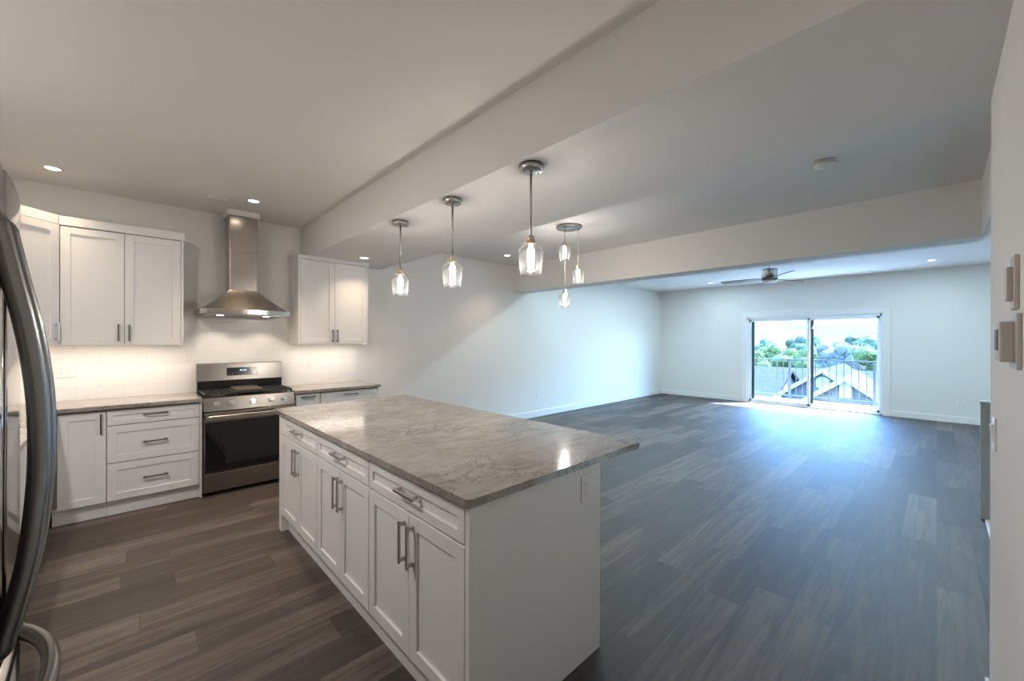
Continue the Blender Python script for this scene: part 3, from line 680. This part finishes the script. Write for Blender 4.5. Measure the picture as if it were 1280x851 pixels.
def smooth_path(P, k=4):
    out = []
    n = len(P)
    for i in range(n-1):
        p0, p1, p2, p3 = [Vector(P[max(0, min(n-1, j))]) for j in (i-1, i, i+1, i+2)]
        for q in range(k):
            u = q/k; out.append(0.5*((2*p1)+(p2-p0)*u+(2*p0-5*p1+4*p2-p3)*u*u+(3*p1-p0-3*p2+p3)*u**3))
    out.append(Vector(P[-1])); return out
for y, d_ in ((1.192, dA), (1.278, dB)):
    m = MB(); m.sweep(smooth_path([(x, y, z) for z, x in prof]), 0.013, 0.0155, (0, 1, 0)); m.build('door_handle', M_HANDLE, d_)
P = []
for i in range(15):
    u = -1+2*i/14; y = FYC+u*0.235; P.append((-0.114-0.070*abs(u)**2.3, y, 0.775))
m = MB(); m.sweep(P, 0.017, 0.015, (0, 0, 1)); m.build('drawer_handle', M_HANDLE, dC)
for hy in (FY1-0.07, FY0+0.01): box1(-0.26, -0.20, hy, hy+0.06, 1.776, 1.79, bev=0.003).build('hinge_cover', M_BLACK, t)

# ------------------------------------------------------------------ pendants
def shade_parts(t, c, filament=True):
    """clear glass shade with socket and bulb; c = socket top centre (world)"""
    m = MB(); pr_ = [(0.0, 0), (0.010, 0), (0.020, -0.008), (0.022, -0.030), (0.019, -0.034), (0.030, -0.037), (0.030, -0.048), (0.022, -0.052), (0.0, -0.052)]
    m.lathe(pr_, c, 24)
    for a in range(3): m.cyl((c[0]+0.028*math.cos(a*2.094+0.5), c[1]+0.028*math.sin(a*2.094+0.5), c[2]-0.042), (c[0]+0.040*math.cos(a*2.094+0.5), c[1]+0.040*math.sin(a*2.094+0.5), c[2]-0.042), 0.004, n=8)
    so_ = m.build('socket', M_BRASS, t)
    g = MB(); z = c[2]-0.046
    g.lathe([(0.026, 0.0), (0.030, -0.004), (0.055, -0.018), (0.067, -0.034), (0.069, -0.048), (0.066, -0.085), (0.061, -0.130), (0.0565, -0.170), (0.0545, -0.170), (0.059, -0.130), (0.064, -0.085), (0.067, -0.048), (0.065, -0.035), (0.054, -0.020), (0.030, -0.006)], (c[0], c[1], z), 40)
    g.build('glass_shade', M_SHADE, t)
    b = MB(); b.lathe([(0.0, -0.052), (0.010, -0.054), (0.012, -0.066), (0.020, -0.082), (0.0215, -0.105), (0.019, -0.135), (0.012, -0.152), (0.0, -0.158)], c, 20); b.build('bulb', M_BULB, t)
    l = bpy.data.lights.new('bulb_glow', 'POINT'); l.energy = PENDANT_W; l.color = WARM; l.shadow_soft_size = 0.022
    lo = bpy.data.objects.new('bulb_glow', l); COL.objects.link(lo); lo.parent = t; lo.location = Vector((c[0], c[1], c[2]-0.178))-root_of(t).location
def pendant(x, y, label, top=SOFZ, base=2.02):
    t = thing('pendant_light', label, 'pendant light', (x, y, top), 'pendants over the island')
    m = MB(); m.lathe([(0, 0), (0.064, 0), (0.064, -0.026), (0.062, -0.030), (0.058, -0.032), (0.0, -0.033)], (x, y, top), 36)
    for sx in (-0.035, 0.035): m.cyl((x+sx, y-sx*0.6, top-0.034), (x+sx, y-sx*0.6, top-0.044), 0.004, n=10)
    m.build('canopy', M_NICKEL, t)
    m = MB(); m.cyl((x, y, top-0.035), (x, y, base), 0.0065, n=14); m.cyl((x, y, top-0.036), (x, y, top-0.05), 0.010, n=14); m.build('stem', M_NICKEL, t)
    shade_parts(t, (x, y, base))
PX = 1.590
pendant(PX, 2.973, 'clear glass pendant on a nickel stem, nearest the range wall of the island row')
pendant(PX, 2.256, 'clear glass pendant on a nickel stem, middle of the island row')
pendant(PX, 1.524, 'clear glass pendant on a nickel stem, largest and closest of the island row')
cc = Vector((3.72, 2.95, CEIL)); e1 = Vector((0.725, -0.689, 0)); e2 = Vector((0.689, 0.725, 0))
t = thing('cluster_pendant_light', 'round nickel ceiling plate with three glass pendants hanging at different heights', 'pendant light', cc)
m = MB(); m.lathe([(0, 0), (0.147, 0), (0.147, -0.018), (0.140, -0.026), (0.0, -0.028)], cc, 48); m.build('canopy', M_NICKEL, t)
for off, zt in ((e1*-0.062-e2*0.080, 2.580), (e1*0.108+e2*0.010, 2.325), (e1*-0.038+e2*0.085, 2.055)):
    c = cc+off
    m = MB(); m.cyl((c.x, c.y, CEIL-0.027), (c.x, c.y, zt-0.002), 0.0022, n=8); m.cyl((c.x, c.y, CEIL-0.026), (c.x, c.y, CEIL-0.05), 0.008, n=12); m.build('cord', M_GREYPL, t)
    shade_parts(t, (c.x, c.y, zt))

# ------------------------------------------------------------------ ceiling fan
FX, FY = 7.85, 1.95
t = thing('ceiling_fan', 'ceiling fan with nickel motor and three dark blades in the living room', 'ceiling fan', (FX, FY, CEIL))
m = MB(); m.lathe([(0, 0), (0.065, 0), (0.060, -0.035), (0.02, -0.045), (0, -0.045)], (FX, FY, CEIL), 28); m.cyl((FX, FY, CEIL-0.04), (FX, FY, 2.64), 0.012, n=14); m.build('downrod', M_FANMETAL, t)
m = MB(); m.lathe([(0, 2.655), (0.112, 2.655), (0.115, 2.650), (0.115, 2.515), (0.10, 2.508), (0, 2.508)], (FX, FY, 0), 36); m.build('motor_housing', M_FANMETAL, t)
m = MB(); m.lathe([(0, 2.508), (0.118, 2.505), (0.118, 2.470), (0.10, 2.462), (0, 2.462)], (FX, FY, 0), 36); m.build('blade_hub', M_WALNUT, t)
m = MB(); m.lathe([(0, 2.462), (0.108, 2.462), (0.108, 2.430), (0.09, 2.424), (0, 2.424)], (FX, FY, 0), 36); m.build('light_disc', M_FROST, t)
vd = Vector((0.97, 0.242, 0)); vr_ = Vector((0.242, -0.97, 0))
for ang in (170, 290, 50):
    a = math.radians(ang); dirv = vr_*math.cos(a)+vd*math.sin(a); per = Vector((-dirv.y, dirv.x, 0)); n_ = 12
    tb = bmesh.new(); pit = math.radians(13)
    outl = [(0.10, -0.045), (0.22, -0.062), (0.70, -0.072), (0.76, -0.020), (0.74, 0.068), (0.22, 0.060), (0.10, 0.045)]
    lo_, hi_ = [], []
    for r_, s_ in outl:
        base = Vector((FX, FY, 2.488))+dirv*r_+per*s_*math.cos(pit)+Vector((0, 0, s_*math.sin(pit)))
        lo_.append(tb.verts.new(base-Vector((0, 0, 0.004)))); hi_.append(tb.verts.new(base+Vector((0, 0, 0.004))))
    k = len(outl)
    tb.faces.new(hi_); tb.faces.new(lo_[::-1])
    for i in range(k): tb.faces.new((lo_[i], lo_[(i+1) % k], hi_[(i+1) % k], hi_[i]))
    bmesh.ops.recalc_face_normals(tb, faces=tb.faces[:])
    m = MB(); m.merge(tb); m.bm.normal_update()
    for f in m.bm.faces:
        if f.normal.z < -0.5: f.material_index = 1
    m.keep = True
    m.build('blade', [M_WALNUT, M_BLADEU], t)

# ------------------------------------------------------------------ ceiling fittings
def downlight(x, y, z, label, power, lens=M_LENS, col=DOWN_COL, r=0.045, spread=115):
    t = thing('recessed_light', label, 'recessed light', (x, y, z), 'recessed ceiling lights')
    m = MB(); m.lathe([(r, -0.001), (r+0.016, 0.0), (r+0.016, -0.004), (r, -0.006), (r-0.002, -0.003)], (x, y, z), 32); m.build('trim_ring', M_PLASTIC, t)
    m = MB(); m.lathe([(0, -0.001), (r, -0.001), (r, -0.003), (0, -0.0035)], (x, y, z), 32); m.build('lens', lens, t)
    l = bpy.data.lights.new('downlight_beam', 'AREA'); l.shape = 'DISK'; l.size = 2*r*0.95; l.energy = power; l.color = col; l.spread = math.radians(spread)
    lo = bpy.data.objects.new('downlight_beam', l); COL.objects.link(lo); lo.parent = t; lo.location = (0, 0, -0.008)
downlight(-0.416, 4.704, CEIL, 'lit recessed light in the kitchen ceiling above the diagonal corner cabinet', DOWNLIGHT_W*0.22, spread=90)
downlight(0.872, 4.487, CEIL, 'lit recessed light in the kitchen ceiling in front of the hood chimney', DOWNLIGHT_W*0.8, spread=80)
downlight(1.986, 4.573, SOFZ, 'lit recessed light in the beam underside near the right wall cabinet', DOWNLIGHT_W*0.35)
downlight(4.288, 4.619, CEIL, 'lit recessed light between the two beams near the long white wall', DOWNLIGHT_W*0.4, spread=100)
downlight(9.70, 3.591, CEIL, 'lit recessed light in the living room ceiling left of the fan', LIVING_W*0.3, M_LENSC, (0.66, 0.90, 1.0), spread=178)
downlight(9.53, 0.07, CEIL, 'lit recessed light in the living room ceiling above the far right corner', LIVING_W*0.3, M_LENSC, (0.66, 0.90, 1.0), spread=178)
for lx, ly, lab in ((6.1, 3.591, 'added fill light in the living room ceiling just past the second beam, left side'), (6.1, 0.07, 'added fill light in the living room ceiling just past the second beam, right side'),
                    (7.9, 3.591, 'added fill light in the living room ceiling left of the fan, middle of its row'), (7.9, 0.07, 'added fill light in the living room ceiling right of the fan, middle of its row')):
    downlight(lx, ly, CEIL, lab, LIVING_W, M_LENSC, (0.66, 0.90, 1.0), spread=178)  # lamps hidden by the second beam, added to brighten the living room
downlight(-0.60, 2.55, CEIL, 'added fill light in the kitchen ceiling beyond the refrigerator, near the left wall', KITCHEN_FILL_W, col=(1.0, 0.93, 0.89), spread=180)  # unseen lamp added out of view to fill the kitchen with light
t = thing('ceiling_vent', 'faint white square vent in the kitchen ceiling left of the hood', 'vent', (0.608, 4.60, CEIL))
m = MB(); m.box(0.52, 0.70, 4.53, 4.67, CEIL-0.006, CEIL, bev=0.002); m.build('vent_frame', M_CEIL, t)
m = MB()
for i in range(6): m.box(0.535, 0.685, 4.545+i*0.02, 4.555+i*0.02, CEIL-0.009, CEIL-0.005)
m.build('vent_slats', M_CEIL, t)
t = thing('smoke_detector', 'round white smoke detector on the ceiling between the beams', 'smoke detector', (3.725, 0.578, CEIL))
m = MB(); m.lathe([(0, 0), (0.068, 0), (0.070, -0.012), (0.066, -0.022), (0, -0.022)], (3.725, 0.578, CEIL), 36); m.build('base', M_GREYPL, t)
m = MB(); m.lathe([(0, -0.022), (0.062, -0.022), (0.064, -0.030), (0.056, -0.042), (0.020, -0.045), (0.018, -0.048), (0, -0.048)], (3.725, 0.578, CEIL), 36); m.build('cover', M_PLASTIC, t)

# ------------------------------------------------------------------ outlets and switches
def outlet(T, label, gangs=1, kind='outlet', wd=0.072, ht=0.117, name='wall_outlet'):
    org = T @ Vector((0, 0, 0)); t = thing(name, label, kind, org, 'outlets and switches')
    W2 = wd*gangs*(0.5 if gangs == 1 else 0.41)
    m = MB(); m.T = T; m.box(-W2, W2, 0, 0.006, -ht/2, ht/2, bev=0.002); m.build('cover_plate', M_PLASTIC, t)
    for g in range(gangs):
        a = (g-(gangs-1)/2)*0.046
        if kind == 'outlet':
            m = MB(); m.T = T; m.box(a-0.017, a+0.017, 0.005, 0.0085, -0.034, 0.034, bev=0.001); rc = m.build('receptacle', M_PLASTIC, t)
            for c in (-0.019, 0.019):
                for q in ((a-0.007, a-0.005, c-0.002, c+0.007), (a+0.005, a+0.007, c-0.002, c+0.007), (a-0.002, a+0.002, c-0.011, c-0.007)):
                    m = MB(); m.T = T; m.box(q[0], q[1], 0.008, 0.0088, q[2], q[3]); m.build('slot', M_DARKPL, rc)
        else:
            m = MB(); m.T = T @ Matrix.Translation((a, 0.006, 0)) @ Matrix.Rotation(math.radians(-7), 4, 'X'); m.box(-0.016, 0.016, -0.002, 0.005, -0.033, 0.033, bev=0.001); m.build('rocker', M_PLASTIC, t)
TW = lambda x, z: frame((x, YB-0.012, z), (1, 0, 0), (0, -1, 0))
outlet(TW(-0.387, 1.176), 'white double outlet on the tile under the left wall cabinets', 2)
outlet(TW(1.60, 1.171), 'white outlet on the tile right of the range', 1)
TWb = lambda x, z: frame((x, YB, z), (1, 0, 0), (0, -1, 0))
outlet(TWb(5.65, 0.39), 'low white outlet on the long wall, nearest the island', 1)
outlet(TWb(8.04, 0.377), 'low white outlet on the long wall, first of the pair near the far corner', 1)
outlet(TWb(8.45, 0.373), 'low white plate on the long wall, second of the pair near the far corner', 1)
TF = lambda y, z: frame((XF, y, z), (0, -1, 0), (-1, 0, 0))
outlet(TF(4.27, 0.33), 'low white outlet on the far wall left of the sliding door', 1)
outlet(TF(-0.30, 0.33), 'low white double outlet on the far wall right of the sliding door', 2)
outlet(TF(0.49, 1.12), 'white light switch on the far wall just right of the sliding door', 1, 'light switch', name='light_switch')
outlet(frame((1.507, 1.098, 0.783), (1, 0, 0), (0, -1, 0)), 'white outlet in the near end panel of the island', 1)
TN = lambda x, z: frame((x, YN, z), (-1, 0, 0), (0, 1, 0))
outlet(TN(2.255, 1.118), 'white light switch low on the right wall corner beside the half wall', 1, 'light switch', name='light_switch')
t = thing('wall_dimmer', 'taupe dimmer control high on the right wall above the thermostat', 'dimmer', (1.69, YN, 1.60))
m = MB(); m.box(1.645, 1.725, YN, YN+0.0095, 1.532, 1.672, bev=0.002); m.build('cover_plate', M_GREYPL, t)
m = MB(); m.box(1.665, 1.705, YN+0.009, YN+0.021, 1.555, 1.643, bev=0.002); m.build('paddle', M_GREYPL, t)
t = thing('thermostat', 'square thermostat box coloured taupe for shade on the right wall at eye height', 'thermostat', (1.67, YN, 1.45))
m = MB(); m.box(1.598, 1.742, YN, YN+0.010, 1.378, 1.520, bev=0.003); m.build('back_plate', M_GREYPL, t)
m = MB(); m.box(1.622, 1.722, YN+0.009, YN+0.036, 1.396, 1.500, bev=0.004); m.build('thermostat_body', M_GREYPL, t)
m = MB(); m.box(1.640, 1.704, YN+0.0355, YN+0.038, 1.425, 1.480, bev=0.001); m.build('screen', M_DARKPL, t)

# ------------------------------------------------------------------ deck and railing
struct('deck', box1(XF+0.15, 12.45, -0.6, 7.0, -0.22, -0.06), M_DECK)
t = thing('deck_railing', 'dark metal baluster railing along the deck outside the sliding door', 'railing', (12.2, 3.2, -0.06))
m = MB(); m.box(12.18, 12.225, 0.93, 6.9, 0.955, 0.985, bev=0.003); m.build('top_rail', M_RAIL, t)
m = MB(); m.box(12.19, 12.215, 0.93, 6.9, 0.045, 0.075, bev=0.003); m.build('bottom_rail', M_RAIL, t)
for py in (0.97, 2.585, 4.20, 5.8):
    m = MB(); m.box(12.178, 12.228, py-0.026, py+0.026, -0.06, 0.956, bev=0.003); m.build('post', M_RAIL, t)
    if py > 5.5: continue
    for i in range(1, 12):
        y = py+1.615*i/12
        m = MB(); m.box(12.195, 12.211, y-0.008, y+0.008, 0.07, 0.958); m.build('baluster', M_RAIL, t)
# house overhang above the deck
struct('trim_2', box1(XF+0.15, XF+0.45, -1.6, 7, CEIL-0.05, CEIL+0.12), M_FASCIA)

# ------------------------------------------------------------------ neighbours, trees, hills
m = MB(); m.box(13, 420, -250, 420, -5.2, -5.0); struct('ground', m, M_GRASS)
tb = bmesh.new(); nx, ny = 40, 90; V = []
for i in range(nx+1):
    row = []
    for j in range(ny+1):
        x = 330+i*22; y = -500+j*17.0
        z = -8+max(0, (x-330))*0.27+26*noise.noise(Vector((x*0.006, y*0.006, 0)))*min(1, (x-330)/150)+8*noise.noise(Vector((x*0.02, y*0.02, 3)))*min(1, (x-330)/150)
        row.append(tb.verts.new((x, y, z)))
    V.append(row)
for i in range(nx):
    for j in range(ny): tb.faces.new((V[i][j], V[i+1][j], V[i+1][j+1], V[i][j+1])).smooth = True
m = MB(); m.merge(tb); m.build('hill', M_HILL).update_tag()
bpy.data.objects['hill']['kind'] = 'structure'

def gable_house(name, label, x0, x1, yc, zpk, hw, slope, zb, face, roof, vent=None, over=0.35, group=None):
    """gable end faces -X; ridge runs along X"""
    t = thing(name, label, 'house', ((x0+x1)/2, yc, zb), group)
    ze = zpk-slope*hw
    m = MB(); m.prism([(yc-hw+over, zb), (yc+hw-over, zb), (yc+hw-over, ze+slope*over-0.1), (yc, zpk-0.1), (yc-hw+over, ze+slope*over-0.1)], x0+0.3, x1, 'x'); m.build('walls', face, t)
    m = MB(); th = 0.16
    for s in (-1, 1): m.prism([(yc, zpk), (yc+s*hw, ze), (yc+s*hw, ze-th), (yc, zpk-th)], x0+0.03, x1+0.3, 'x')
    m.build('roof', roof, t)
    m = MB(); fh = 0.24
    for s in (-1, 1): m.prism([(yc, zpk+0.01), (yc+s*hw, ze+0.01), (yc+s*hw, ze-fh), (yc, zpk-fh)], x0-0.03, x0+0.03, 'x')
    m.build('fascia', M_FASCIA, t)
    if vent == 'round':
        m = MB(); m.cyl((x0+0.24, yc, zpk-0.85), (x0+0.32, yc, zpk-0.85), 0.36, n=28); m.build('gable_vent', M_FASCIA, t)
    if vent == 'square':
        m = MB(); m.box(x0+0.2, x0+0.32, yc-0.24, yc+0.24, zpk-1.05, zpk-0.1, bev=0.02); m.build('gable_vent', M_FASCIA, t)
    return t
gable_house('neighbour_house', 'front neighbour house gable with stone face and white trim seen through the right pane', 24, 28.4, 2.93, -0.19, 2.6, 0.74, -5, M_STONEF, M_PALESH, 'square')
gable_house('neighbour_house', 'neighbour house gable with a round white vent behind the first gable', 29, 37, 4.58, -0.17, 2.4, 0.73, -5, M_SIDING, M_SHINGLE, 'round')
# grey roofs on the left: slopes face the deck
def eave_house(label, xe, ze, xr, zr, y0, y1, roof):
    t = thing('neighbour_house', label, 'house', (xr, (y0+y1)/2, -5)); xb = 2*xr-xe
    m = MB(); m.prism([(xe, ze), (xr, zr), (xb, ze), (xb, ze-0.18), (xr, zr-0.2), (xe, ze-0.18)], y0, y1, 'y'); m.build('roof', roof, t)
    m = MB(); m.prism([(xe+0.5, -5), (xe+0.5, ze-0.15), (xr, zr-0.22), (xb-0.5, ze-0.15), (xb-0.5, -5)], y0+0.3, y1-0.3, 'y'); m.build('walls', M_STUCCO, t)
    box1(xe-0.08, xe, y0, y1, ze-0.2, ze+0.02).build('gutter', M_FASCIA, t)
eave_house('neighbour_house with a broad grey shingle roof at the left of the left pane'.replace('neighbour_house', 'neighbour house'), 29.5, -2.25, 34, -0.62, 7.02, 17, M_SHINGLE)
eave_house('neighbour house with a grey roof farther back, showing above the round-vent gable', 38.9, -2.3, 42.8, -0.95, 2.0, 14, M_SHINGLE)
t = thing('neighbour_house', 'pale roofed house behind the gables at the right edge of the door', 'house', (33, 0.6, -5))
m = MB(); m.prism([(29.5, -0.8), (33, 0.62), (36.5, -0.8), (36.5, -1.0), (33, 0.42), (29.5, -1.0)], -4.0, 2.05, 'y'); m.build('roof', M_PALESH, t)
m = MB(); m.box(30, 36, -3.6, 1.75, -5, -0.9); m.build('walls', M_STUCCO, t)
m = MB(); m.box(29.44, 29.5, -4.0, 2.05, -1.02, -0.76); m.build('gutter', M_FASCIA, t)
def tree(x, y, z0, h, r, kind, label):
    t = thing('tree', label, 'tree', (x, y, z0), 'trees beyond the roofs')
    m = MB(); m.cyl((x, y, z0), (x+0.1, y, z0+h*0.6), 0.03*h, 0.012*h, n=10)
    for k in range(4):
        a = random.uniform(0, 6.28); m.cyl((x+0.05, y, z0+h*(0.3+0.07*k)), (x+math.cos(a)*r*0.6, y+math.sin(a)*r*0.6, z0+h*(0.55+0.07*k)), 0.010*h, 0.004*h, n=6)
    m.build('trunk', M_BARK, t)
    m = MB(); lumps = []
    for k in range(9):
        a = random.uniform(0, 6.28); q = random.uniform(0, 0.62)*r
        lumps.append((x+math.cos(a)*q, y+math.sin(a)*q, z0+h*random.uniform(0.42, 0.84), r*random.uniform(0.36, 0.56)))
    lumps.append((x, y, z0+h*0.86, r*0.42))
    for lx, ly, lz, lr in lumps:
        tb = bmesh.new(); bmesh.ops.create_icosphere(tb, subdivisions=2, radius=lr*0.82)
        for v in tb.verts: v.co = Vector((lx, ly, lz))+v.co*(1+0.35*noise.noise(v.co*1.7+Vector((lx, ly, lz))))
        m.merge(tb)
    for i in range(900):
        lx, ly, lz, lr = random.choice(lumps)
        v = Vector((random.gauss(0, 1), random.gauss(0, 1), random.gauss(0, 1))).normalized()*lr*random.uniform(0.6, 1.02)
        c = Vector((lx, ly, lz))+v; s = 0.055*r*random.uniform(0.7, 1.5)
        u_ = Vector((random.gauss(0, 1), random.gauss(0, 1), random.gauss(0, 1))).normalized(); w_ = u_.orthogonal().normalized()
        m.quad(c-u_*s, c+w_*s*0.7, c+u_*s, c-w_*s*0.7)
    m.keep = True
    m.build('foliage', M_LEAF[kind], t)
TL = ['bright green tree beyond the neighbouring roofs', 'dark green tree beyond the neighbouring roofs', 'pale bare-looking tree beyond the neighbouring roofs']
for (x, y, top, r, k) in ((50, 13.6, 0.5, 2.0, 0), (50, 9.0, 0.9, 2.0, 0), (50, 4.4, 1.0, 1.9, 0), (55.5, 11.6, 0.7, 2.0, 0), (55.5, 6.9, 1.4, 2.0, 2), (61, 14.6, 0.9, 2.1, 0), (61, 9.4, 1.4, 2.1, 2), (61, 4.6, 1.5, 2.0, 1),
                          (67, 12.0, 1.3, 2.2, 1), (67, 6.8, 1.6, 2.2, 1), (74, 18.6, 1.2, 2.5, 1), (74, 9.6, 1.6, 2.4, 2), (74, 4.6, 1.8, 2.2, 1), (90, 23.0, 1.6, 3.2, 1), (90, 15.4, 2.0, 3.2, 1), (90, 8.0, 2.2, 3.0, 1), (99, 19.0, 2.2, 3.2, 1), (99, 11.0, 2.4, 3.2, 1)):
    tree(x, y, -5, top+5, r, k, TL[k])
for (x, y, z, k) in ((112, 29, 0.6, 0), (124, 22, 0.9, 1), (112, 15.5, 0.9, 0), (136, 18, 1.6, 0), (112, 7.4, 0.8, 1)):
    h = gable_house('distant_house', 'small pale house among the trees far beyond the railing', x, x+9, y, z, 3.7, 0.5, -5, M_STUCCO, (M_PALESH, M_DARKROOF)[k], group='far houses among the trees')
